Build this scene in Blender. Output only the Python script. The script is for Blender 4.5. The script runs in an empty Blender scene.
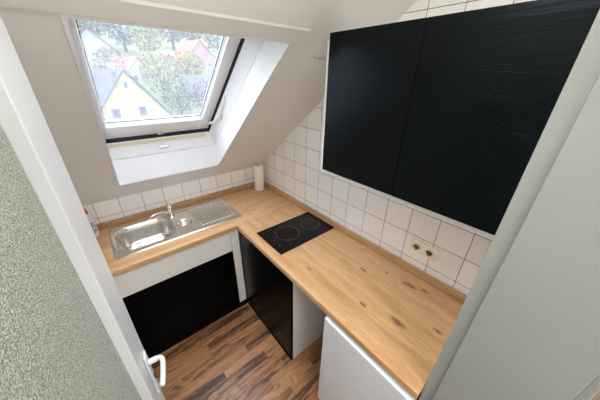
import bpy, bmesh, math, random
from mathutils import Vector, Matrix
random.seed(7)
SC = bpy.context.scene
COL = SC.collection
PI = math.pi

# ---------------------------------------------------------------- camera
CAM = Vector((-1.2376, -2.1164, 1.9398))
YAW, PITCH, ROLL, FPX = 0.69883, 0.47282, 0.01501, 240.858
fw = Vector((math.sin(YAW)*math.cos(PITCH), math.cos(YAW)*math.cos(PITCH), -math.sin(PITCH)))
r0 = Vector((math.cos(YAW), -math.sin(YAW), 0)); u0 = r0.cross(fw)
rt = math.cos(ROLL)*r0 + math.sin(ROLL)*u0
up = -math.sin(ROLL)*r0 + math.cos(ROLL)*u0
cd = bpy.data.cameras.new('camera'); cam = bpy.data.objects.new('camera', cd); COL.objects.link(cam)
cam.matrix_world = Matrix(((rt.x, up.x, -fw.x, CAM.x), (rt.y, up.y, -fw.y, CAM.y), (rt.z, up.z, -fw.z, CAM.z), (0, 0, 0, 1)))
cd.sensor_width = 36; cd.lens = FPX*36/600; cd.clip_start = .01; cd.clip_end = 800
SC.camera = cam

# ---------------------------------------------------------------- light
SKY = 6.3
HALL_FILL_W = 16
w = bpy.data.worlds.new('overcast_sky'); SC.world = w; w.use_nodes = True
nt = w.node_tree; nt.nodes.clear()
tc = nt.nodes.new('ShaderNodeTexCoord'); sx = nt.nodes.new('ShaderNodeSeparateXYZ')
rp = nt.nodes.new('ShaderNodeValToRGB'); bg = nt.nodes.new('ShaderNodeBackground'); ou = nt.nodes.new('ShaderNodeOutputWorld')
rp.color_ramp.elements[0].position = 0; rp.color_ramp.elements[0].color = (.36, .38, .40, 1)
rp.color_ramp.elements[1].position = 1; rp.color_ramp.elements[1].color = (.90, .96, 1.10, 1)
nt.links.new(tc.outputs['Generated'], sx.inputs[0]); nt.links.new(sx.outputs['Z'], rp.inputs[0])
nt.links.new(rp.outputs[0], bg.inputs[0]); bg.inputs[1].default_value = SKY; nt.links.new(bg.outputs[0], ou.inputs[0])

def area(name, loc, rot, sx_, sy_, watt, col):
    l = bpy.data.lights.new(name, 'AREA'); l.shape = 'RECTANGLE'; l.size = sx_; l.size_y = sy_; l.energy = watt; l.color = col
    o = bpy.data.objects.new(name, l); COL.objects.link(o); o.location = loc; o.rotation_euler = rot
    return o
area('hall_fill_light', (-.7, -2.95, 2.38), (0, 0, 0), 1.4, .7, HALL_FILL_W, (1, .98, .95))  # added fill behind the camera, brightens the kitchen through the doorway
area('kitchen_fill_light', (-.95, -1.82, 2.42), (0, 0, 0), .6, .3, 4, (1, .96, .91))  # added weak warm fill standing in for bounce light, not a real lamp

SC.view_settings.view_transform = 'Standard'; SC.view_settings.look = 'None'
SC.view_settings.gamma = 1; SC.view_settings.use_curve_mapping = False
SC.view_settings.exposure = 1.25
try:
    SC.cycles.use_denoising = True
    SC.cycles.max_bounces = 12; SC.cycles.diffuse_bounces = 8; SC.cycles.transparent_max_bounces = 12
    SC.cycles.sample_clamp_indirect = 6
except Exception: pass

# ---------------------------------------------------------------- node helper
class N:
    def __init__(s, name):
        s.m = bpy.data.materials.new(name); s.m.use_nodes = True
        s.t = s.m.node_tree; s.t.nodes.clear()
        s.out = s.t.nodes.new('ShaderNodeOutputMaterial')
        s.b = s.t.nodes.new('ShaderNodeBsdfPrincipled'); s.link(s.b.outputs[0], s.out.inputs[0])
    def link(s, a, b): s.t.links.new(a, b)
    def new(s, k): return s.t.nodes.new(k)
    def put(s, sock, v):
        if hasattr(v, 'is_output'): s.link(v, sock)
        elif v is not None: sock.default_value = v
    def math(s, op, a, b=None, c=None):
        n = s.new('ShaderNodeMath'); n.operation = op
        s.put(n.inputs[0], a); s.put(n.inputs[1], b)
        if c is not None: s.put(n.inputs[2], c)
        return n.outputs[0]
    def pos(s):
        g = s.new('ShaderNodeNewGeometry'); x = s.new('ShaderNodeSeparateXYZ'); s.link(g.outputs['Position'], x.inputs[0])
        return x.outputs
    def obj(s):
        g = s.new('ShaderNodeTexCoord'); x = s.new('ShaderNodeSeparateXYZ'); s.link(g.outputs['Object'], x.inputs[0])
        return x.outputs
    def vec(s, x, y, z):
        c = s.new('ShaderNodeCombineXYZ')
        for i, v in enumerate((x, y, z)): s.put(c.inputs[i], v)
        return c.outputs[0]
    def noise(s, v, scale=1, detail=4, rough=.5, dist=0):
        n = s.new('ShaderNodeTexNoise'); s.put(n.inputs['Vector'], v)
        n.inputs['Scale'].default_value = scale; n.inputs['Detail'].default_value = detail
        n.inputs['Roughness'].default_value = rough; n.inputs['Distortion'].default_value = dist
        return n.outputs[0]
    def wn(s, v):
        n = s.new('ShaderNodeTexWhiteNoise'); n.noise_dimensions = '3D'; s.put(n.inputs['Vector'], v); return n.outputs[0]
    def ramp(s, f, stops):
        n = s.new('ShaderNodeValToRGB'); s.put(n.inputs[0], f); cr = n.color_ramp
        while len(cr.elements) < len(stops): cr.elements.new(.5)
        for e, (p, c) in zip(cr.elements, stops): e.position = p; e.color = (c[0], c[1], c[2], 1)
        return n.outputs[0]
    def mix(s, f, a, b, mode='MIX'):
        n = s.new('ShaderNodeMix'); n.data_type = 'RGBA'; n.blend_type = mode; s.put(n.inputs[0], f)
        for i, v in ((6, a), (7, b)):
            if isinstance(v, tuple): v = (v[0], v[1], v[2], 1)
            s.put(n.inputs[i], v)
        return n.outputs[2]
    def bump(s, h, strength=.3, dist=.002):
        n = s.new('ShaderNodeBump'); s.put(n.inputs['Height'], h); n.inputs['Strength'].default_value = strength
        n.inputs['Distance'].default_value = dist; s.link(n.outputs[0], s.b.inputs['Normal']); return n.outputs[0]
    def set(s, **k):
        for a, v in k.items():
            a = {'col': 'Base Color', 'rough': 'Roughness', 'metal': 'Metallic', 'spec': 'Specular IOR Level'}.get(a, a)
            if isinstance(v, tuple): v = (v[0], v[1], v[2], 1)
            s.put(s.b.inputs[a], v)
        return s.m

def paint(name, col, rough=.6, bs=.15, scale=60, var=.03, spec=.4):
    n = N(name); p = n.pos(); v = n.vec(p[0], p[1], p[2])
    f = n.noise(v, 3, 3)
    c = n.mix(f, tuple(x*(1-var) for x in col), tuple(min(1, x*(1+var)) for x in col))
    n.bump(n.noise(v, scale, 3), bs, .0015)
    return n.set(col=c, rough=rough, spec=spec)

def tiles(name, axis, off):
    n = N(name); p = n.pos(); P = .152
    a = p[1] if axis == 'y' else p[0]
    u = n.math('DIVIDE', n.math('SUBTRACT', off, a), P)
    v = n.math('DIVIDE', n.math('SUBTRACT', p[2], .988), P)
    def edge(q):
        f = n.math('FRACT', q); return n.math('MINIMUM', f, n.math('SUBTRACT', 1.0, f))
    e = n.math('MINIMUM', edge(u), edge(v))
    m = n.new('ShaderNodeMapRange'); m.interpolation_type = 'SMOOTHSTEP'
    m.inputs['From Min'].default_value = .008; m.inputs['From Max'].default_value = .0125
    n.link(e, m.inputs[0])
    cell = n.wn(n.vec(n.math('FLOOR', u), n.math('FLOOR', v), 3.3))
    tone = n.mix(cell, (.86, .855, .845), (.90, .895, .89))
    vv = n.vec(p[0], p[1], p[2])
    grout = n.mix(n.noise(vv, 9, 2), (.13, .10, .08), (.27, .22, .18))
    c = n.mix(m.outputs[0], grout, tone)
    m2 = n.new('ShaderNodeMapRange'); m2.interpolation_type = 'SMOOTHSTEP'
    m2.inputs['From Min'].default_value = .004; m2.inputs['From Max'].default_value = .035; n.link(e, m2.inputs[0])
    h = n.math('ADD', m2.outputs[0], n.math('MULTIPLY', n.noise(vv, 14, 2), .25))
    n.bump(h, .5, .0012)
    r = n.math('SUBTRACT', .75, n.math('MULTIPLY', m.outputs[0], .55))
    return n.set(col=c, rough=r, spec=.5)

def oak(name, axis, knots=(), dark=1.09, sat=1.0):
    n = N(name); p = n.pos()
    al, ac = (p[1], p[0]) if axis == 'y' else (p[0], p[1])
    warp = n.math('MULTIPLY', n.math('SUBTRACT', n.noise(n.vec(n.math('MULTIPLY', al, 2.2), n.math('MULTIPLY', ac, 7), p[2]), 1, 3), .5), .10)
    ac2 = n.math('ADD', ac, warp)
    fine = n.noise(n.vec(n.math('MULTIPLY', al, 7), n.math('MULTIPLY', ac2, 190), n.math('MULTIPLY', p[2], 150)), 1, 4, .6)
    broad = n.noise(n.vec(n.math('MULTIPLY', al, 1.8), n.math('MULTIPLY', ac2, 26), n.math('MULTIPLY', p[2], 26)), 1, 3, .5, .4)
    stave = n.wn(n.vec(n.math('FLOOR', n.math('DIVIDE', n.math('ADD', ac, .011), .125)), 5.1, 2.0))
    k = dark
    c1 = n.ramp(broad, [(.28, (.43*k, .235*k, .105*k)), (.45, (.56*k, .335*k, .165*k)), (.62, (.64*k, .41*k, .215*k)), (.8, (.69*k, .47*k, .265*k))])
    c2 = n.mix(n.math('MULTIPLY', n.math('SUBTRACT', .64, fine), 2.1), c1, (.36*k, .20*k, .095*k))
    c3 = n.mix(n.math('MULTIPLY', stave, .22), c2, (.50*k, .29*k, .14*k))
    kn = None
    for (kx, ky, kr) in knots:
        dx = n.math('SUBTRACT', p[0], kx); dy = n.math('SUBTRACT', p[1], ky)
        if axis == 'y': dy = n.math('MULTIPLY', dy, .42)
        else: dx = n.math('MULTIPLY', dx, .42)
        d = n.math('SQRT', n.math('ADD', n.math('MULTIPLY', dx, dx), n.math('MULTIPLY', dy, dy)))
        d = n.math('ADD', d, n.math('MULTIPLY', n.math('SUBTRACT', n.noise(n.vec(p[0], p[1], 0), 55, 2), .5), .016))
        m = n.new('ShaderNodeMapRange'); m.interpolation_type = 'SMOOTHSTEP'
        m.inputs['From Min'].default_value = kr*1.5; m.inputs['From Max'].default_value = kr*.2; n.link(d, m.inputs[0])
        kn = m.outputs[0] if kn is None else n.math('MAXIMUM', kn, m.outputs[0])
    c = c3 if kn is None else n.mix(n.math('MULTIPLY', kn, .85), c3, (.15, .062, .028))
    n.bump(fine, .12, .0006)
    return n.set(col=c, rough=.42, spec=.35)

def black_wood(name, spec=.2):
    n = N(name); p = n.pos()
    h = n.math('ADD', p[0], p[1])
    w1 = n.noise(n.vec(n.math('MULTIPLY', h, 2.2), 0, n.math('MULTIPLY', p[2], 13)), 1, 3, .5, .9)
    g = n.math('FRACT', n.math('MULTIPLY', w1, 16))
    f = n.noise(n.vec(n.math('MULTIPLY', h, 14), 0, n.math('MULTIPLY', p[2], 420)), 1, 3, .6)
    hh = n.math('ADD', n.math('MULTIPLY', g, .6), f)
    n.bump(hh, .38, .0006)
    c = n.mix(g, (.0004, .0006, .0008), (.0012, .0016, .002))
    return n.set(col=c, rough=.27, spec=spec, **{'Specular Tint': (.72, .88, 1.0)})

def laminate_floor(name):
    n = N(name); p = n.pos()
    row = n.math('FLOOR', n.math('DIVIDE', p[1], .066))
    off = n.math('MULTIPLY', n.wn(n.vec(row, 1.3, 0)), 3.0)
    q = n.math('ADD', n.math('DIVIDE', p[0], .62), off)
    piece = n.math('FLOOR', q); rnd = n.wn(n.vec(row, piece, 7.7))
    warp = n.math('MULTIPLY', n.noise(n.vec(n.math('MULTIPLY', p[0], 2.2), n.math('MULTIPLY', p[1], 9), n.math('MULTIPLY', rnd, 30)), 1, 3, .5, .6), .22)
    gr = n.noise(n.vec(n.math('MULTIPLY', p[0], 2.2), n.math('MULTIPLY', n.math('ADD', p[1], warp), 40), n.math('MULTIPLY', rnd, 50)), 1, 5, .62, .5)
    fine = n.noise(n.vec(n.math('MULTIPLY', p[0], 12), n.math('MULTIPLY', p[1], 260), rnd), 1, 3)
    t = n.math('ADD', n.math('ADD', n.math('MULTIPLY', n.math('SUBTRACT', gr, .5), 1.05), .485), n.math('MULTIPLY', n.math('SUBTRACT', rnd, .5), .20))
    c = n.ramp(t, [(.30, (.05, .022, .011)), (.40, (.15, .066, .028)), (.48, (.33, .15, .058)), (.58, (.44, .215, .09)), (.72, (.55, .30, .14))])
    c = n.mix(n.math('MULTIPLY', fine, .25), c, (.07, .032, .015))
    fr = n.math('FRACT', n.math('DIVIDE', p[1], .066)); fq = n.math('FRACT', q)
    e = n.math('MAXIMUM', n.math('LESS_THAN', fr, .02), n.math('LESS_THAN', fq, .004))
    c = n.mix(n.math('MULTIPLY', e, .6), c, (.03, .015, .01))
    n.bump(fine, .08, .0005)
    return n.set(col=c, rough=.34, spec=.5)

M = {}
M['slope'] = paint('ceiling_plaster', (.81, .80, .775), .75, .25, 35)
M['wall'] = paint('white_wall_paint', (.74, .73, .70), .7)
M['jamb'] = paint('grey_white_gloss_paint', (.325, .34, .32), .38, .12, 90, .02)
M['leafwhite'] = paint('door_lacquer', (.64, .66, .69), .35, .05, 60, .01)
M['lining'] = paint('window_lining', (.85, .87, .90), .45, .05, 60, .01)
M['pvc'] = paint('white_plastic', (.86, .87, .88), .3, .03, 60, .01)
M['handle'] = paint('white_handle_plastic', (.66, .67, .68), .4, .03, 60, .01)
M['gasket'] = paint('dark_gasket', (.02, .02, .022), .6)
M['foam'] = paint('cream_sealing_foam', (.80, .72, .48), .8, .4, 120, .25)
M['tile_y'] = tiles('wall_tiles_right', 'y', -.103)
M['tile_x'] = tiles('wall_tiles_back', 'x', -.189)
KN = [(-.117, -1.764, .014), (-.127, -1.735, .008), (-.092, -1.83, .009), (-.384, -1.839, .017), (-.221, -1.513, .009), (-.429, -1.671, .009), (-.28, -1.982, .009), (-.13, -1.62, .006), (-.47, -1.30, .007)]
M['oak_y'] = oak('oak_worktop_lengthwise', 'y', KN)
M['oak_x'] = oak('oak_worktop_crosswise', 'x', [(-.33, -.27, .006), (-.43, -.49, .006), (-.22, -.36, .005)])
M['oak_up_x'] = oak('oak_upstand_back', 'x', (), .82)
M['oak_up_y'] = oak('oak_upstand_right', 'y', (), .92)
M['black'] = black_wood('black_ash_front')
M['black_base'] = black_wood('black_base_front', .08)
M['plinth'] = paint('black_plinth', (.003, .003, .003), .7, spec=.08)
M['melamine'] = paint('white_melamine', (.80, .80, .78), .45, .04, 60, .01)
M['fridge'] = paint('fridge_white', (.80, .83, .87), .35, .04, 60, .01)
M['floor'] = laminate_floor('laminate_floor')
M['hallfloor'] = paint('hall_floor', (.30, .25, .2), .6)
n = N('stainless_steel'); p = n.pos()
n.bump(n.noise(n.vec(n.math('MULTIPLY', p[0], 30), n.math('MULTIPLY', p[1], 500), p[2]), 1, 2), .08, .0004)
M['steel'] = n.set(col=(.74, .72, .68), rough=.24, metal=1.0)
n = N('chrome'); M['chrome'] = n.set(col=(.72, .73, .75), rough=.08, metal=1.0)
n = N('black_ceramic_glass'); M['hob'] = n.set(col=(.003, .003, .0035), rough=.07, spec=.22)
n = N('hob_print'); M['print'] = n.set(col=(.10, .10, .105), rough=.3)
n = N('ivory_plastic'); M['ivory'] = n.set(col=(.88, .84, .70), rough=.35)
n = N('dark_hole'); M['dark'] = n.set(col=(.09, .07, .05), rough=.6)
n = N('paper'); p = n.obj(); n.bump(n.noise(n.vec(p[0], p[1], p[2]), 120, 2), .5, .002); M['paper'] = n.set(col=(.84, .81, .75), rough=.9)
n = N('cardboard'); M['card'] = n.set(col=(.28, .20, .12), rough=.9)
n = N('red_plastic'); M['red'] = n.set(col=(.55, .03, .03), rough=.35)
n = N('clear_bottle_plastic'); M['bottle'] = n.set(col=(.72, .73, .74), rough=.25)
n = N('bottle_label'); p = n.obj()
c = n.ramp(n.noise(n.vec(p[0], p[1], n.math('MULTIPLY', p[2], 1.0)), 45, 1), [(.40, (.75, .72, .75)), (.48, (.42, .08, .25)), (.56, (.18, .2, .5)), (.62, (.8, .78, .8))])
M['label'] = n.set(col=c, rough=.5)
# relief glass of the door
n = N('green_relief_glass'); p = n.obj()
v = n.vec(p[0], p[1], p[2])
vo = n.new('ShaderNodeTexVoronoi'); vo.feature = 'SMOOTH_F1'; vo.inputs['Scale'].default_value = 400; n.link(v, vo.inputs['Vector'])
no = n.noise(v, 520, 2)
h = n.math('ADD', vo.outputs['Distance'], n.math('MULTIPLY', no, .8))
bn = n.bump(h, .8, .0025)
c = n.ramp(h, [(.45, (.90, .95, .84)), (.95, (.26, .31, .25))])
n.set(col=c, rough=.22, spec=.6)
tr = n.new('ShaderNodeBsdfTranslucent'); tr.inputs[0].default_value = (.62, .72, .60, 1); n.link(bn, tr.inputs['Normal'])
mx = n.new('ShaderNodeMixShader'); mx.inputs[0].default_value = .2
n.link(n.b.outputs[0], mx.inputs[1]); n.link(tr.outputs[0], mx.inputs[2]); n.link(mx.outputs[0], n.out.inputs[0])
M['relief'] = n.m
# window pane : clear, with a translucent haze veil mixed in to wash out the view
n = N('veiled_window_glass'); n.t.nodes.remove(n.b)
tp = n.new('ShaderNodeBsdfTransparent'); tp.inputs[0].default_value = (.86, .88, .89, 1)
gl = n.new('ShaderNodeBsdfGlossy'); gl.inputs['Roughness'].default_value = .02
fr = n.new('ShaderNodeLayerWeight'); fc = n.math('ADD', .04, n.math('MULTIPLY', n.math('POWER', fr.outputs['Facing'], 5.0), .9))
a = n.new('ShaderNodeMixShader'); n.link(fc, a.inputs[0]); n.link(tp.outputs[0], a.inputs[1]); n.link(gl.outputs[0], a.inputs[2])
tl = n.new('ShaderNodeBsdfTranslucent'); tl.inputs[0].default_value = (.9, .93, 1, 1)
b2 = n.new('ShaderNodeMixShader'); b2.inputs[0].default_value = .03
n.link(a.outputs[0], b2.inputs[1]); n.link(tl.outputs[0], b2.inputs[2]); n.link(b2.outputs[0], n.out.inputs[0])
M['pane'] = n.m

# ---------------------------------------------------------------- mesh helpers
def link(name, bm, mat, parent=None, smooth=False):
    me = bpy.data.meshes.new(name); bmesh.ops.recalc_face_normals(bm, faces=bm.faces[:]); bm.to_mesh(me); bm.free()
    o = bpy.data.objects.new(name, me); COL.objects.link(o)
    for m_ in (mat if isinstance(mat, (list, tuple)) else [mat]): me.materials.append(M[m_] if isinstance(m_, str) else m_)
    if parent is not None: o.parent = parent; o.matrix_parent_inverse = Matrix.Identity(4)
    if smooth:
        for pl in me.polygons: pl.use_smooth = True
    return o
def box(bm, x0, x1, y0, y1, z0, z1, bev=0, seg=2, mi=0):
    r = bmesh.ops.create_cube(bm, size=1)
    for v in r['verts']:
        v.co = Vector((x0+(v.co.x+.5)*(x1-x0), y0+(v.co.y+.5)*(y1-y0), z0+(v.co.z+.5)*(z1-z0)))
    fs = {f for v in r['verts'] for f in v.link_faces}
    for f in fs: f.material_index = mi
    if bev:
        es = list({e for v in r['verts'] for e in v.link_edges})
        bmesh.ops.bevel(bm, geom=es, offset=bev, segments=seg, affect='EDGES', profile=.5)
    return bm
def B(*a, **k): return box(bmesh.new(), *a, **k)
def cyl(bm, c, r1, r2, h, n_=32, axis='z'):
    rot = {'z': Matrix(), 'x': Matrix.Rotation(PI/2, 4, 'Y'), 'y': Matrix.Rotation(-PI/2, 4, 'X')}[axis]
    mt = Matrix.Translation(c) @ rot @ Matrix.Translation((0, 0, h/2))
    bmesh.ops.create_cone(bm, cap_ends=True, segments=n_, radius1=r1, radius2=r2, depth=h, matrix=mt); return bm
def lathe(bm, prof, c=(0, 0, 0), n_=40):
    rings = []
    for r, z in prof:
        if r < 1e-6: rings.append([bm.verts.new((c[0], c[1], c[2]+z))])
        else: rings.append([bm.verts.new((c[0]+r*math.cos(2*PI*i/n_), c[1]+r*math.sin(2*PI*i/n_), c[2]+z)) for i in range(n_)])
    for a_, b_ in zip(rings, rings[1:]):
        for i in range(n_):
            j = (i+1) % n_
            if len(a_) == 1 and len(b_) == 1: continue
            if len(a_) == 1: bm.faces.new((a_[0], b_[i], b_[j]))
            elif len(b_) == 1: bm.faces.new((a_[i], a_[j], b_[0]))
            else: bm.faces.new((a_[i], a_[j], b_[j], b_[i]))
    return bm
def tube(bm, pts, rad, n_=14):
    pts = [Vector(q) for q in pts]; k = len(pts)
    rs = rad if isinstance(rad, (list, tuple)) else [rad]*k
    prev = None; rings = []
    for i, q in enumerate(pts):
        t = (pts[min(i+1, k-1)]-pts[max(i-1, 0)]).normalized()
        if prev is None:
            a_ = Vector((0, 0, 1)) if abs(t.z) < .9 else Vector((1, 0, 0))
            nrm = t.cross(a_).normalized()
        else: nrm = (prev - t*prev.dot(t)).normalized()
        prev = nrm; bn_ = t.cross(nrm)
        rings.append([bm.verts.new(q+rs[i]*(math.cos(2*PI*j/n_)*nrm+math.sin(2*PI*j/n_)*bn_)) for j in range(n_)])
    for a_, b_ in zip(rings, rings[1:]):
        for j in range(n_): bm.faces.new((a_[j], a_[(j+1) % n_], b_[(j+1) % n_], b_[j]))
    bm.faces.new(rings[0][::-1]); bm.faces.new(rings[-1]); return bm
def smoothpath(pts, n_=6):
    P = [Vector(q) for q in pts]; out = []
    for i in range(len(P)-1):
        p0, p1, p2, p3 = P[max(i-1, 0)], P[i], P[i+1], P[min(i+2, len(P)-1)]
        for j in range(n_):
            t = j/n_
            out.append(.5*((2*p1)+(-p0+p2)*t+(2*p0-5*p1+4*p2-p3)*t*t+(-p0+3*p1-3*p2+p3)*t**3))
    out.append(P[-1]); return out
def empty(name, loc, label, cat, group=None, rz=0):
    o = bpy.data.objects.new(name, None); COL.objects.link(o); o.location = loc; o.rotation_euler = (0, 0, rz)
    o.empty_display_size = .1
    if cat: o['label'] = label; o['category'] = cat
    if group: o['group'] = group
    return o
def tag(o, label, cat, group=None):
    o['label'] = label; o['category'] = cat
    if group: o['group'] = group
    return o
def struct(o): o['kind'] = 'structure'; return o
def part(name, bm, mat, parent, smooth=False, label=None):
    """mesh given in world coordinates, stored relative to the parent's base"""
    pm = parent.matrix_basis if parent.parent is None else parent.parent.matrix_basis @ parent.matrix_basis
    bm.transform(pm.inverted())
    o = link(name, bm, mat, parent, smooth)
    if label: o['label'] = label
    return o

# ---------------------------------------------------------------- sloping roof geometry
KZ, SN, CN = 1.11, .62470, .78087         # knee height, sin and cos of the pitch
def P(x, s, o): return Vector((x, -s*CN+o*SN, KZ+s*SN+o*CN))
OX0, OX1 = -1.225, -.5225
def R(o, g=0): return (OX0-g, OX1+g, .261+.8*o-g*1.25, 1.5316-.55*o+g)
def ring(bm, o0, o1, rin, rout):
    vs = []
    for o_ in (o0, o1):
        for rc in (rin(o_), rout(o_)):
            x0, x1, s0, s1 = rc
            vs.append([bm.verts.new(P(x, s, o_)) for x, s in ((x0, s0), (x1, s0), (x1, s1), (x0, s1))])
    a, b, c, d = vs                       # in/out at o0, in/out at o1
    for i in range(4):
        j = (i+1) % 4
        for q in ((a[i], a[j], b[j], b[i]), (c[i], d[i], d[j], c[j]), (a[i], c[i], c[j], a[j]), (b[i], b[j], d[j], d[i])): bm.faces.new(q)
    return bm

WX0 = -1.50                               # left wall
FY = -2.05                                # kitchen face of the doorway wall
FH = -2.305                                # hall face
S_TOP = (2.45-KZ)/SN
bm = bmesh.new()
ring(bm, .2155, .32, lambda o: R(o, .06), lambda o: (WX0-.12, .12, -.35, S_TOP))
ring(bm, 0, .2155, lambda o: R(o, .0015), lambda o: (WX0-.12, .12, -.35, S_TOP), )
ytop = -S_TOP*CN
box(bm, WX0-.12, .12, FH-.1, ytop+.01, 2.45, 2.60)
struct(link('ceiling', bm, 'slope'))
# shallow plaster lip over the skylight
bm = bmesh.new()
pr = [(1.5335, 0), (1.5355, -.004), (1.594, -.0065), (1.603, -.0045), (1.74, 0), (1.5335, .01)]
ra = [bm.verts.new(P(WX0, s, o)) for s, o in pr]; rb = [bm.verts.new(P(-.47, s, o)) for s, o in pr]
for i in range(6): bm.faces.new((ra[i], ra[(i+1) % 6], rb[(i+1) % 6], rb[i]))
bm.faces.new(ra); bm.faces.new(rb[::-1])
struct(link('trim_1', bm, 'slope'))

# walls and floor
struct(link('floor', B(WX0-.12, .12, FH, .12, -.10, 0), 'floor'))
struct(link('wall_back', B(WX0-.12, .12, 0, .12, 0, KZ+.02), 'tile_x'))
struct(link('wall_right', B(0, .12, FY, 0, 0, 2.45), 'tile_y'))
struct(link('wall_left', B(WX0-.12, WX0, FY, 0, 0, 2.45), 'wall'))
DX0, DX1 = -1.445, -.55
bm = bmesh.new()
box(bm, DX1+.012, 1.2, FH, FY, 0, 2.45); box(bm, -2.6, DX0-.012, FH, FY, 0, 2.45); box(bm, DX0-.012, DX1+.012, FH, FY, 2.12, 2.45)
struct(link('wall_front', bm, 'wall'))
# hallway shell around the viewpoint
struct(link('wall_hall_rear', B(-2.6, 1.2, -3.75, -3.65, 0, 2.45), 'wall'))
struct(link('wall_hall_left', B(-2.7, -2.6, -3.65, FH, 0, 2.45), 'wall'))
struct(link('wall_hall_right', B(1.2, 1.3, -3.65, FH, 0, 2.45), 'wall'))
struct(link('floor_hall', B(-2.6, 1.2, -3.65, FH, -.10, 0), 'hallfloor'))
struct(link('ceiling_hall', B(-2.7, 1.3, -3.75, FH-.1, 2.45, 2.55), 'wall'))

# ---------------------------------------------------------------- skylight
win = bpy.data.objects.new('window_1', None); COL.objects.link(win); struct(win); win.location = P(-.87, .9, .15)
part('lining', ring(bmesh.new(), -.003, .13, lambda o: R(o, -.010), lambda o: R(o, .001)), 'lining', win)
FI = lambda o: (OX0+.010+(o-.132)*.08, OX1-.010-(o-.132)*.38, R(o, -.010)[2], R(o)[3]-.012)
fr_ = part('window_frame', ring(bmesh.new(), .1325, .2150, FI, lambda o: R(o, .001)), 'pvc', win)
SO = lambda o: (-1.207, -.568, .456, 1.36)
SI = lambda o: (-1.184-(.27-o)*.1, -.640+(.27-o)*.3, .600-(.27-o)*.5, 1.292)
bm = ring(bmesh.new(), .238, .2735, SI, SO)
sash = part('sash', bm, 'pvc', win)
part('gasket', ring(ring(bmesh.new(), .2160, .30, lambda o: R(o, .004), lambda o: R(o, .058)), .300, .31, lambda o: (-1.19, -.60, .53, 1.32), lambda o: R(o, .055)), 'gasket', win)
bm = bmesh.new()
vs = [bm.verts.new(P(x, s, o)) for o in (.266, .270) for x, s in ((-1.183, .602), (-.641, .602), (-.641, 1.291), (-1.183, 1.291))]
for q in ((0, 1, 2, 3), (4, 5, 6, 7), (0, 1, 5, 4), (1, 2, 6, 5), (2, 3, 7, 6), (3, 0, 4, 7)): bm.faces.new([vs[i] for i in q])
pane = bpy.data.objects.new('x', None)
g_ = part('glass_pane', bm, 'pane', win)
# glazing bead line
part('glazing_bead', ring(bmesh.new(), .258, .262, lambda o: (-1.181, -.644, .606, 1.289), lambda o: (-1.1835, -.6405, .6015, 1.2915)), 'gasket', win)
part('sealing_strip', B(-1.214, -.60, -.2185, -.2125, 1.528, 1.548, bev=.002), 'foam', win)
# latch on the bottom rail and its keeper on the frame
bm = bmesh.new(); c0 = P(-.905, .50, .232)
cyl(bm, c0, .009, .009, .02); box(bm, c0.x-.022, c0.x+.022, c0.y-.014, c0.y+.004, c0.z-.022, c0.z-.008, bev=.003)
part('latch', bm, 'chrome', win)
bm = bmesh.new(); box(bm, -.925, -.875, -.2205, -.2130, 1.485, 1.503, bev=.004); cyl(bm, (-.925, -.223, 1.494), .006, .006, .05, 16, 'x')
part('latch_keeper', bm, 'chrome', win)
# white stay arm with its pivot cover beside the sash
bm = tube(bmesh.new(), smoothpath([P(-.585, .555, .226), P(-.566, .60, .20), P(-.560, .70, .185), P(-.558, .80, .19), P(-.557, .90, .205)], 6), [.011]*12+[.010]*12+[.007])
part('stay_arm', bm, 'pvc', win, True)
bm = bmesh.new(); 
c0 = P(-.549, .70, .185)
cyl(bm, (c0.x-.012, c0.y, c0.z), .024, .028, .012, 32, 'x')
part('pivot_cover', bm, 'pvc', win, True)

# ---------------------------------------------------------------- doorway and door leaf
bm = bmesh.new()
# right lining: rebate strip, then the stop 11 mm proud; left and head likewise
R1 = FY-.036
box(bm, DX1, DX1+.012, R1, FY+.001, 0, 2.12, bev=.0015); box(bm, DX1-.010, DX1+.012, FH-.001, R1, 0, 2.11, bev=.002)
box(bm, DX0-.012, DX0, R1, FY+.001, 0, 2.12); box(bm, DX0-.012, DX0+.011, FH-.001, R1, 0, 2.11, bev=.002)
box(bm, DX0, DX1, R1, FY+.001, 2.10, 2.12); box(bm, DX0+.011, DX1-.011, FH-.001, R1, 2.09, 2.12)
struct(link('trim_2', bm, 'jamb'))
# hall-side architrave
bm = bmesh.new(); box(bm, DX1+.002, DX1+.07, FH-.022, FH-.0015, 0, 2.19, bev=.004); box(bm, DX0-.07, DX0+.011, FH-.022, FH-.0015, 0, 2.19, bev=.004); box(bm, DX0+.0115, DX1+.0015, FH-.022, FH-.0015, 2.09, 2.19, bev=.004)
struct(link('trim_3', bm, 'jamb'))

# leaf: local x runs from hinge to latch edge, local y = away from the visible face
ang = math.atan2(.9956, .0936)
LW = .725; LATCH = Vector((-1.3205, -1.356, 0))
d_ = Vector((math.cos(ang), math.sin(ang), 0)); HING = LATCH-d_*LW
door = bpy.data.objects.new('door_1', None); COL.objects.link(door); struct(door); door.location = (HING.x, HING.y, .008); door.matrix_world = Matrix.Translation((HING.x, HING.y, 1.35)) @ Matrix.Rotation(.0145, 4, 'Y') @ Matrix.Translation((0, 0, -1.342)) @ Matrix.Rotation(ang, 4, 'Z')
def lpart(name, bm, mat, par=None, smooth=False):
    return link(name, bm, mat, par or door, smooth)
LT, LZ = .040, 2.05
bm = bmesh.new()
box(bm, LW-.150, LW, 0, LT, 0, LZ, bev=.0025); box(bm, 0, .14, 0, LT, 0, LZ, bev=.0025)
box(bm, .14, LW-.150, 0, LT, 1.971, LZ); box(bm, .14, LW-.150, 0, LT, 0, .28)
lpart('leaf_frame', bm, 'leafwhite')
lpart('glass_pane', B(.141, LW-.151, .0245, .0305, .281, 1.970), 'relief')
for hz in (.25, 1.75):
    lpart('hinge', cyl(bmesh.new(), (-.006, -.006, hz), .007, .007, .09, 20), 'chrome')
hz = 1.045; hx = LW-.058
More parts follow.
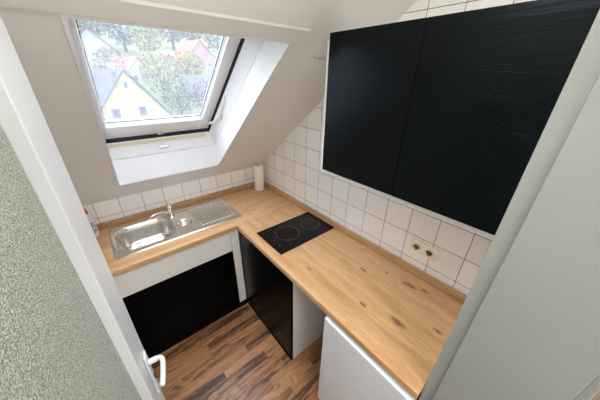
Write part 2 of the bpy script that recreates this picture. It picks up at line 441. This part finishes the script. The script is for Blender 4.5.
hd = lpart('door_handle', B(hx-.019, hx+.019, -.009, -.0005, hz-.165, hz+.045, bev=.004), 'handle')
bm = bmesh.new(); cyl(bm, (hx, -.0095, hz-.072), .009, .009, .002, 20, 'y'); box(bm, hx-.004, hx+.004, -.0125, -.0095, hz-.094, hz-.070)
lpart('keyhole', bm, 'dark', hd)
lpart('lever', tube(bmesh.new(), smoothpath([(hx, -.008, hz), (hx, -.026, hz), (hx-.001, -.040, hz), (hx-.010, -.048, hz), (hx-.028, -.049, hz), (hx-.070, -.044, hz), (hx-.105, -.037, hz)], 5), [.010]*8+[.0082]*22+[.0078]), 'handle', hd, True)
lpart('escutcheon_edge', B(hx+.0195, hx+.0215, -.0085, -.0005, hz-.162, hz+.042), 'chrome', hd)
# handle on the far face
hb = lpart('door_handle', B(hx-.019, hx+.019, LT+.0005, LT+.009, hz-.165, hz+.045, bev=.004), 'pvc')
lpart('lever', tube(bmesh.new(), smoothpath([(hx, LT+.008, hz), (hx, LT+.028, hz), (hx-.012, LT+.040, hz), (hx-.03, LT+.040, hz), (hx-.112, LT+.036, hz)], 5), .0095), 'pvc', hb, True)

# ---------------------------------------------------------------- worktops
ZT, TH, DP = .900, .038, .596
def slab(bm, x0, x1, y0, y1, z0, z1, hole=None):
    xs = [x0, x1] if not hole else [x0, hole[0], hole[1], x1]; ys = [y0, y1] if not hole else [y0, hole[2], hole[3], y1]
    V = {}
    def v(i, j, z):
        k = (i, j, z)
        if k not in V: V[k] = bm.verts.new((xs[i], ys[j], z))
        return V[k]
    cells = [(i, j) for i in range(len(xs)-1) for j in range(len(ys)-1) if not (hole and i == 1 and j == 1)]
    for i, j in cells:
        bm.faces.new([v(a, b, z1) for a, b in ((i, j), (i+1, j), (i+1, j+1), (i, j+1))])
        bm.faces.new([v(a, b, z0) for a, b in ((i, j), (i, j+1), (i+1, j+1), (i+1, j))])
        for (a, b, c, d, ni, nj) in ((i, j, i+1, j, i, j-1), (i+1, j, i+1, j+1, i+1, j), (i+1, j+1, i, j+1, i, j+1), (i, j+1, i, j, i-1, j)):
            if (ni, nj) not in cells: bm.faces.new((v(a, b, z0), v(c, d, z0), v(c, d, z1), v(a, b, z1)))
    return bm
def soften(o, wdt=.004, seg=3):
    md = o.modifiers.new('edge', 'BEVEL'); md.width = wdt; md.segments = seg; md.limit_method = 'ANGLE'; md.angle_limit = math.radians(50); return o
HOLE = (-1.356, -.515, -.470, -.082)
t = empty('worktop', (-.75, -.3, ZT-TH), 'pale oak worktop piece along the window wall with the steel sink let in', 'worktop')
soften(part('slab', slab(bmesh.new(), WX0+.002, -.002, -DP, -.002, ZT-TH, ZT, HOLE), 'oak_x', t))
t = empty('worktop', (-.3, -1.3, ZT-TH), 'long oak worktop piece with dark knots under the black wall cabinets', 'worktop')
soften(part('slab', slab(bmesh.new(), -DP, -.002, FY+.003, -DP-.0012, ZT-TH, ZT), 'oak_y', t))
def upstand(x0, x1, y0, y1, ax):
    bm = B(x0, x1, y0, y1, ZT+.0006, .949); return bm
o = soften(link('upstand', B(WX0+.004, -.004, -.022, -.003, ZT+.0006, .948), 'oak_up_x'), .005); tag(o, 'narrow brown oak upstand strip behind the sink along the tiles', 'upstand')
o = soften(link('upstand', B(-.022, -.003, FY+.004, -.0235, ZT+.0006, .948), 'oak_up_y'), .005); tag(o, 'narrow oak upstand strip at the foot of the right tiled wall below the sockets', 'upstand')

# ---------------------------------------------------------------- sink
sk = empty('kitchen_sink', (-.933, -.276, ZT), 'stainless steel inset sink with one bowl and ribbed drainer under the skylight', 'sink')
SX0, SX1, SY0, SY1 = -1.374, -.493, -.486, -.065
def sm(a, b, x):
    t_ = min(1, max(0, (x-a)/(b-a))); return t_*t_*(3-2*t_)
def rr(x, y, cx, cy, hx_, hy_, r_):
    dx = max(abs(x-cx)-hx_+r_, 0); dy = max(abs(y-cy)-hy_+r_, 0)
    return math.hypot(dx, dy)+min(max(abs(x-cx)-hx_+r_, abs(y-cy)-hy_+r_), 0)-r_
SDX, SDY = .307, -.952
def sinkz(x, y):
    cx, cy = (SX0+SX1)/2, (SY0+SY1)/2
    dr = rr(x, y, cx, cy, (SX1-SX0)/2, (SY1-SY0)/2, .012)
    z = .0012+.0038*sm(0, -.006, dr)-.003*sm(-.012, -.020, dr)
    d = rr(x, y, -1.157, -.262, .187, .166, .10)
    z += .0018*math.exp(-((d-.012)/.006)**2)
    z -= .135*sm(.004, -.045, d) + .012*sm(-.04, -.17, d)
    d2 = math.hypot(x+.905, y+.300)-.062
    z -= .030*sm(.002, -.016, d2) if d2 < .01 else 0
    z += .0012*math.exp(-((d2-.008)/.004)**2)
    m_ = rr(x, y, -.675, -.272, .150, .165, .03)
    if m_ < 0:
        n_ = (x+.675)*(-SDY)+(y+.272)*SDX
        k = sm(0, -.012, m_)
        z += k*0.0085*math.cos(2*PI*n_/.027) - .0015*k
    return ZT+z
nx, ny = 300, 150
bm = bmesh.new(); G = []
for i in range(nx+1):
    row = []
    for j in range(ny+1):
        x = SX0+(SX1-SX0)*i/nx; y = SY0+(SY1-SY0)*j/ny
        row.append(bm.verts.new((x, y, sinkz(x, y))))
    G.append(row)
for i in range(nx):
    for j in range(ny): bm.faces.new((G[i][j], G[i+1][j], G[i+1][j+1], G[i][j+1]))
part('basin_and_drainer', bm, 'steel', sk, True)
st = part('strainer', lathe(bmesh.new(), [(0, .004), (.008, .004), (.012, .001), (.034, .0), (.040, .003), (.043, .003), (.043, .0), (.040, -.001), (0, -.001)], (-.905, -.300, ZT-.0275)), 'steel', sk, True)
bm = bmesh.new()
for k in range(10):
    a = 2*PI*k/10; cyl(bm, (-.905+.024*math.cos(a), -.300+.024*math.sin(a), ZT-.0273), .0035, .0035, .001, 10)
part('hole', bm, 'dark', st)
bm = lathe(bmesh.new(), [(0, .0), (.028, 0), (.030, .002), (.026, .003), (.016, .001), (0, .002)], (-1.157, -.262, ZT-.1455))
part('plug_hole', bm, 'chrome', sk, True)

# tap
tp_ = empty('mixer_tap', (-.948, -.102, ZT+.002), 'small chrome mixer tap with its spout swung left over the bowl', 'tap')
TXY = (-.948, -.102)
part('body', lathe(bmesh.new(), [(0, 0), (.025, 0), (.025, .004), (.019, .008), (.018, .05), (.020, .054), (.021, .074), (.016, .084), (0, .086)], (TXY[0], TXY[1], ZT+.003)), 'chrome', tp_, True)
part('spout', tube(bmesh.new(), smoothpath([(TXY[0]-.008, TXY[1]-.002, ZT+.034), (TXY[0]-.04, TXY[1]-.008, ZT+.044), (TXY[0]-.10, TXY[1]-.018, ZT+.049), (TXY[0]-.135, TXY[1]-.024, ZT+.045), (TXY[0]-.150, TXY[1]-.027, ZT+.032)], 6), [.011]*6+[.0095]*18+[.011]), 'chrome', tp_, True)
part('lever', tube(bmesh.new(), [(TXY[0], TXY[1], ZT+.086), (TXY[0]+.001, TXY[1]+.002, ZT+.093), (TXY[0]+.003, TXY[1]+.022, ZT+.094), (TXY[0]+.006, TXY[1]+.040, ZT+.095)], [.016, .013, .009, .007]), 'chrome', tp_, True)

# ---------------------------------------------------------------- hob
HX0, HX1, HY0, HY1 = -.534, -.021-.003, -1.093, -.782
hb_ = empty('hob', (-.28, -.937, ZT), 'black glass two-zone hob set in the oak worktop', 'hob')
part('glass_top', B(HX0, HX1, HY0, HY1, ZT+.0005, ZT+.0065, bev=.0018), 'hob', hb_)
def ringflat(bm, cx, cy, r1, r2, z, n_=64):
    a = [bm.verts.new((cx+r1*math.cos(2*PI*i/n_), cy+r1*math.sin(2*PI*i/n_), z)) for i in range(n_)]
    b = [bm.verts.new((cx+r2*math.cos(2*PI*i/n_), cy+r2*math.sin(2*PI*i/n_), z)) for i in range(n_)]
    for i in range(n_): bm.faces.new((a[i], a[(i+1) % n_], b[(i+1) % n_], b[i]))
    r_ = bmesh.ops.extrude_face_region(bm, geom=bm.faces[:])
    for v in r_['geom']:
        if isinstance(v, bmesh.types.BMVert): v.co.z += .0003
    return bm
part('cooking_zone', ringflat(bmesh.new(), -.355, -.925, .087, .0905, ZT+.0067), 'print', hb_)
part('cooking_zone', ringflat(bmesh.new(), -.142, -.935, .0715, .0745, ZT+.0067), 'print', hb_)
bm = bmesh.new()
for k in range(7):
    yy = -.86-.026*k
    if k % 3 == 0: ringflat(bm, -.487, yy, .0045, .006, ZT+.0067, 18) if False else box(bm, -.490, -.484, yy-.006, yy+.006, ZT+.0067, ZT+.007)
    else: box(bm, -.4885, -.4865, yy-.004, yy+.004, ZT+.0067, ZT+.007)
for k in range(5): box(bm, -.468, -.4655, -.90-.024*k-.005, -.90-.024*k+.005, ZT+.0067, ZT+.007)
part('touch_controls', bm, 'print', hb_)

# ---------------------------------------------------------------- base cabinets
UZ = ZT-TH-.002
c1 = empty('base_cabinet', (-1.02, -.3, 0), 'sink base cabinet with black door below a broad white fascia panel', 'cabinet')
bm = bmesh.new()
box(bm, -1.42, -1.402, -.553, -.03, .06, UZ); box(bm, -.66, -.642, -.553, -.03, .06, UZ); box(bm, -1.402, -.66, -.553, -.03, .06, .078); box(bm, -1.402, -.66, -.042, -.03, .078, .70)
part('body', bm, 'melamine', c1)
part('fascia', B(-1.418, -.651, -.574, -.5545, .668, UZ-.001, bev=.0015), 'melamine', c1)
part('door', B(-1.418, -.651, -.574, -.5545, .064, .6655, bev=.0015), 'black_base', c1)
part('plinth', B(-1.42, -.642, -.569, -.553, 0, .060), 'plinth', c1)
part('corner_post', B(-.6485, -.5845, -.574, -.5545, .064, UZ-.001, bev=.0015), 'melamine', c1)
part('plinth', B(-.6415, -.572, -.572, -.557, 0, .0625), 'plinth', c1)
c2 = empty('base_cabinet', (-.3, -.93, 0), 'base cabinet with plain black door and white side under the hob', 'cabinet')
bm = bmesh.new()
box(bm, -.560, -.03, -1.257, -1.239, 0, UZ, bev=.001); box(bm, -.560, -.03, -.62, -.602, 0, UZ); box(bm, -.560, -.03, -1.239, -.62, .06, .078); box(bm, -.042, -.03, -1.239, -.62, .078, UZ); box(bm, -.56, -.48, -1.239, -.62, UZ-.018, UZ)
part('body', bm, 'melamine', c2)
part('door', B(-.582, -.5615, -1.258, -.590, .064, UZ-.003, bev=.0015), 'black_base', c2)
part('plinth', B(-.577, -.5605, -1.256, -.590, 0, .060), 'plinth', c2)

# fridge
f = empty('refrigerator', (-.3, -1.8, 0), 'white undercounter refrigerator at the near end under the worktop', 'refrigerator')
part('body', B(-.545, -.03, FY+.012, -1.57, .03, .838, bev=.004), 'fridge', f)
part('top', B(-.548, -.028, FY+.010, -1.568, .8385, .856, bev=.003), 'fridge', f)
part('door', B(-.602, -.547, FY+.010, -1.568, .045, .8365, bev=.006, seg=3), 'fridge', f)
part('handle_strip', B(-.590, -.5485, FY+.012, -1.570, .8375, .852, bev=.003), 'pvc', f)
for (fx, fy) in ((-.50, -1.62), (-.50, FY+.07), (-.08, -1.62), (-.08, FY+.07)):
    part('foot', cyl(bmesh.new(), (fx, fy, 0), .018, .018, .0302, 20), 'dark', f)

# ---------------------------------------------------------------- wall cabinets
WD = .37
for (y0, y1, lab) in ((-1.668, -1.262, 'black wall cabinet nearer the skylight, its door catching bluish window light'), (-2.040, -1.671, 'black wall cabinet nearer the doorway, cut off by the door frame')):
    c = empty('wall_cabinet', (-.18, (y0+y1)/2, 1.50), lab, 'cabinet', None)
    bm = bmesh.new()
    yl, yr = (y1+.030 if y1 > -1.5 else y1+.001), (y0 if y0 < -2 else y0-.001)
    tp2 = 2.105
    box(bm, -WD+.019, -.003, yl-.016, yl, 1.481, tp2-.022); box(bm, -WD+.019, -.003, yr, yr+.016, 1.481, tp2-.022)
    box(bm, -WD+.019, -.003, yr+.016, yl-.016, 1.481, 1.510); box(bm, -WD+.019, -.003, yr+.016, yl-.016, tp2-.030, tp2-.022); box(bm, -.010, -.003, yr+.016, yl-.016, 1.510, tp2-.030)
    part('body', bm, 'melamine', c)
    part('door', B(-WD, -WD+.018, y0, y1, 1.506, tp2, bev=.0015), 'black', c)

# ---------------------------------------------------------------- sockets
s_ = empty('double_socket', (-.003, -1.735, 1.085), 'cream double wall socket on the white tiles above the long worktop', 'socket')
part('frame', B(-.0115, -.0005, -1.812, -1.658, 1.044, 1.126, bev=.004, seg=3), 'ivory', s_)
for yy in (-1.700, -1.771):
    bm = lathe(bmesh.new(), [(0, 0), (.0195, 0), (.0205, .009), (.0235, .0105), (.025, .009), (.025, .0), (.0235, -.001), (0, -.001)], (0, 0, 0), 36)
    bm.transform(Matrix.Translation((-.0125, yy, 1.085)) @ Matrix.Rotation(-PI/2, 4, 'Y'))
    so = part('socket_insert', bm, 'ivory', s_, True)
    bm = bmesh.new(); cyl(bm, (-.0140, yy, 1.085), .0165, .0165, .001, 32, 'x')
    cu = part('recess', bm, 'dark', so)
    for cz in (1.100, 1.0665): part('earth_clip', B(-.0195, -.0145, yy-.0035, yy+.0035, cz, cz+.0035), 'chrome', so)

# ---------------------------------------------------------------- loose things
r_ = empty('paper_towel_roll', (-.100, -.112, ZT+.0008), 'white kitchen paper roll standing upright in the worktop corner', 'paper roll')
z0 = ZT+.001
part('paper', lathe(bmesh.new(), [(.021, 0), (.048, 0), (.050, .003), (.0505, .13), (.050, .259), (.048, .262), (.021, .262), (.021, 0)], (-.100, -.112, z0), 48), 'paper', r_, True)
part('cardboard_core', lathe(bmesh.new(), [(.0185, .0), (.0205, 0), (.0205, .254), (.0185, .254), (.0185, 0)], (-.100, -.112, z0), 32), 'card', r_, True)
bo = empty('detergent_bottle', (-1.452, -.085, ZT+.001), 'white plastic bottle with red cap and coloured label left of the sink', 'bottle')
bc = (-1.452, -.085, ZT+.001)
part('body', lathe(bmesh.new(), [(0, 0), (.027, 0), (.031, .006), (.031, .13), (.026, .155), (.013, .172), (.012, .180), (0, .180)], bc), 'bottle', bo, True)
part('label', lathe(bmesh.new(), [(.0312, .03), (.0318, .031), (.0318, .124), (.0312, .125)], bc), 'label', bo, True)
part('cap', lathe(bmesh.new(), [(0, .1805), (.0155, .1805), (.0155, .205), (.010, .212), (.008, .225), (0, .226)], bc), 'red', bo, True)

# thin wire stub in the slope beside the wall cabinet
a_ = P(-.352, (1.148)/CN, -.001); bm = tube(bmesh.new(), [a_, a_+Vector((0, -.002, -.006)), a_+Vector((.006, -.004, -.009)), a_+Vector((.09, -.006, -.010))], .0011, 8)
wh = link('wire_stub', bm, 'dark'); tag(wh, 'thin dark wire stub on the sloping ceiling beside the black wall cabinet', 'wire')

# ---------------------------------------------------------------- outdoors
def flat(name, col, var=.2, scale=3, rough=.9):
    col = tuple(min(.8, x*.62+.01) for x in col)
    n = N(name); p = n.pos(); f_ = n.noise(n.vec(p[0], p[1], p[2]), scale, 4, .6)
    return n.set(col=n.mix(f_, tuple(x*(1-var) for x in col), tuple(x*(1+var) for x in col)), rough=rough, spec=.1)
M['grass'] = flat('hill_grass', (.10, .125, .065), .5, .25)
M['cream'] = flat('cream_render', (.34, .29, .18), .06, 2)
M['roof'] = flat('grey_roof_tiles', (.085, .085, .10), .35, 6)
M['redroof'] = flat('red_roof_tiles', (.34, .10, .07), .3, 6)
M['pinkwall'] = flat('pink_render', (.25, .17, .155), .08, 2)
M['greywall'] = flat('grey_render', (.17, .17, .18), .08, 2)
M['winglass'] = flat('distant_window', (.06, .07, .09), .1, 2, .3)
M['trim'] = flat('white_trim', (.26, .26, .26), .05, 2)
M['leaf_green'] = flat('spring_leaves_green', (.10, .13, .055), .5, 1.3)
M['leaf_yellow'] = flat('spring_leaves_yellow', (.20, .21, .07), .4, 1.3)
M['leaf_grey'] = flat('bare_twigs_grey', (.115, .115, .10), .45, 1.3)
M['bark'] = flat('tree_bark', (.07, .06, .05), .3, 3)
def hz_(x, y):
    t_ = max(0, y-46)
    return -8.5+.265*t_*(1 if t_ > 0 else 0)+1.2*math.sin(x*.06+1)*min(1, t_/30)
bm = bmesh.new(); G = []
for i in range(61):
    row = []
    for j in range(61):
        x = -90+4.2*i; y = 4+4.4*j
        row.append(bm.verts.new((x, y, hz_(x, y))))
    G.append(row)
for i in range(60):
    for j in range(60): bm.faces.new((G[i][j], G[i+1][j], G[i+1][j+1], G[i][j+1]))
struct(link('ground_hillside', bm, 'grass', None, True))

def house(name, apex, rz, hw, L, pitch, wallh, wm, rm, label, wins, over=.35, cat='house'):
    """gable faces local -y; apex is the front end of the ridge"""
    h = empty(name, (apex[0], apex[1], apex[2]-math.tan(pitch)*hw-wallh), label, cat, None, rz)
    mw = h.matrix_basis
    rise = math.tan(pitch)*hw
    bm = bmesh.new()
    pr_ = [(-hw, 0), (hw, 0), (hw, wallh), (0, wallh+rise-.15), (-hw, wallh)]
    a = [bm.verts.new((x, 0, z)) for x, z in pr_]; b = [bm.verts.new((x, L, z)) for x, z in pr_]
    bm.faces.new(a); bm.faces.new(b[::-1])
    for i in range(5): bm.faces.new((a[i], a[(i+1) % 5], b[(i+1) % 5], b[i]))
    link('walls', bm, wm, h)
    bm = bmesh.new()
    ex = hw+over; ez = wallh-over*math.tan(pitch); tk = .22
    pr_ = [(-ex, ez), (0, wallh+rise), (ex, ez), (ex, ez+tk), (0, wallh+rise+tk*1.3), (-ex, ez+tk)]
    a = [bm.verts.new((x, -.3, z-.12)) for x, z in pr_]; b = [bm.verts.new((x, L+.3, z-.12)) for x, z in pr_]
    bm.faces.new(a); bm.faces.new(b[::-1])
    for i in range(6): bm.faces.new((a[i], a[(i+1) % 6], b[(i+1) % 6], b[i]))
    rf = link('roof', bm, rm, h)
    for (x, z, ww, wh_) in wins:
        f_ = link('window', B(x-ww/2, x+ww/2, -.07, -.002, z-wh_/2, z+wh_/2), 'trim', h)
        link('pane', B(x-ww/2+.1, x+ww/2-.1, -.09, -.0705, z-wh_/2+.1, z+wh_/2-.1), 'winglass', f_)
    return h, rf
rise_ = math.tan(math.radians(50))*5.4
h, rf = house('house', (3.47, 38.1, 2.45), math.radians(14), 5.4, 12, math.radians(50), 4.0, 'cream', 'roof',
    'cream gabled house with grey tiled roof nearest outside the skylight',
    [(-2.1, 4.0+rise_-4.95, 1.0, 1.25), (1.1, 4.0+rise_-4.95, 1.0, 1.25), (-.15, 4.0+rise_-1.75, .55, .8), (-2.6, 2.2, 1.1, 1.3), (2.6, 2.2, 1.1, 1.3)])
link('chimney', B(-.9, -.3, 1.2, 1.9, 4+rise_-1.4, 4+rise_+.75), 'greywall', rf)
def on(azd, y):
    x = CAM.x+math.tan(math.radians(azd))*(y-CAM.y); return x, y
for (azd, y, rz, hw, L, wh_, wm, rm, lab) in (
    (9.3, 74, .5, 3.6, 9, 2.6, 'trim', 'redroof', 'small white house with bright red roof just above the cream gable'),
    (14.6, 80, -.4, 3.6, 8, 2.6, 'greywall', 'redroof', 'small grey house with red roof right of the cream gable'),
    (20.3, 88, .2, 5.2, 10, 4.5, 'pinkwall', 'redroof', 'large pinkish house at the upper right of the skylight view'),
    (3.4, 92, -.2, 5.0, 10, 3.5, 'trim', 'roof', 'pale house with grey roof at the left edge of the hillside'),
    (5.5, 150, .3, 5.0, 10, 3.5, 'greywall', 'roof', 'distant grey house high on the hillside behind bare trees'),
    (17.5, 160, -.2, 5.0, 10, 3.5, 'trim', 'redroof', 'distant white house highest on the hillside'),
    (23.5, 60, .9, 4.0, 9, 3.0, 'trim', 'roof', 'low white house at the lower right of the skylight view')):
    x, y = on(azd, y); p_ = .75
    house('house', (x, y, hz_(x, y)+wh_+math.tan(p_)*hw-.4), rz, hw, L, p_, wh_, wm, rm, lab, [(-hw*.45, wh_*.6, 1, 1.2), (hw*.45, wh_*.6, 1, 1.2)])

def tree(azd, y, hgt, cr, kind, lab):
    x, y = on(azd, y); z = hz_(x, y)
    t_ = empty('tree', (x, y, z-.3), lab, 'tree', 'hillside trees')
    bm = bmesh.new(); tube(bm, [(0, 0, 0), (.1, 0, hgt*.4), (0, .1, hgt*.8)], [cr*.10, cr*.07, cr*.03], 8)
    for k in range(6):
        a = k*1.05+y; tube(bm, [(0, 0, hgt*(.3+.06*k)), (cr*.35*math.cos(a), cr*.35*math.sin(a), hgt*(.5+.05*k)), (cr*.7*math.cos(a), cr*.7*math.sin(a), hgt*(.6+.06*k))], [cr*.04, cr*.03, cr*.012], 6)
    link('trunk', bm, 'bark', t_)
    bm = bmesh.new(); rd = random.Random(int(azd*97+y*13))
    for k in range(900):
        u = rd.uniform(-1, 1); a = rd.uniform(0, 2*PI); q = rd.uniform(.25, 1)**.45
        lx = cr*q*math.sqrt(1-u*u)*math.cos(a); ly = cr*q*math.sqrt(1-u*u)*math.sin(a); lz = hgt*.62+u*q*hgt*.42
        s2 = cr*rd.uniform(.035, .085)
        nrm = Vector((rd.gauss(0, 1), rd.gauss(0, 1), rd.gauss(0, 1))).normalized(); t1 = nrm.orthogonal().normalized()*s2; t2 = nrm.cross(t1)
        c_ = Vector((lx, ly, lz)); vs_ = [bm.verts.new(c_+t1), bm.verts.new(c_+t2), bm.verts.new(c_-t1), bm.verts.new(c_-t2)]
        bm.faces.new(vs_)
    link('foliage', bm, kind, t_)
TR = [(12.2, 62, 10, 3.6, 'leaf_yellow', 'yellow-green tree right behind the cream gabled house'),
 (14.8, 51, 9, 3.0, 'leaf_green', 'green tree right of the cream gable roof'),
 (17.3, 70, 9, 3.6, 'leaf_yellow', 'pale yellow tree in front of the pinkish house'),
 (20.0, 52, 8, 3.0, 'leaf_grey', 'bare grey tree low at the right of the view'),
 (22.8, 43, 9, 3.0, 'leaf_green', 'green tree at the lower right edge of the view'),
 (1.2, 57, 8, 3.2, 'leaf_grey', 'bare grey tree left of the cream house'),
 (5.2, 67, 9, 3.0, 'leaf_grey', 'bare grey tree above the grey roof ridge'),
 (3.6, 112, 10, 5, 'leaf_green', 'green tree high above the grey roof'),
 (8.0, 106, 10, 5, 'leaf_grey', 'bare tree high behind the small red roof'),
 (11.6, 98, 10, 4.6, 'leaf_yellow', 'yellow-green tree between the two small red roofs'),
 (15.6, 118, 12, 5.5, 'leaf_grey', 'grey tree above the second red roof'),
 (19.0, 128, 12, 5.5, 'leaf_green', 'green tree above the pinkish house'),
 (23.6, 112, 12, 5.5, 'leaf_grey', 'tall bare tree at the upper right corner'),
 (12.6, 150, 13, 6.5, 'leaf_green', 'distant green tree at the hilltop centre'),
 (2.0, 160, 13, 6.5, 'leaf_grey', 'distant bare tree at the hilltop left'),
 (21.5, 165, 14, 7, 'leaf_yellow', 'distant yellowish tree at the hilltop right'),
 (8.8, 170, 14, 7, 'leaf_grey', 'distant bare tree at the hilltop left of centre'),
 (18.9, 77, 7, 2.2, 'leaf_green', 'small green tree left of the pinkish house')]
for a in TR: tree(*a)
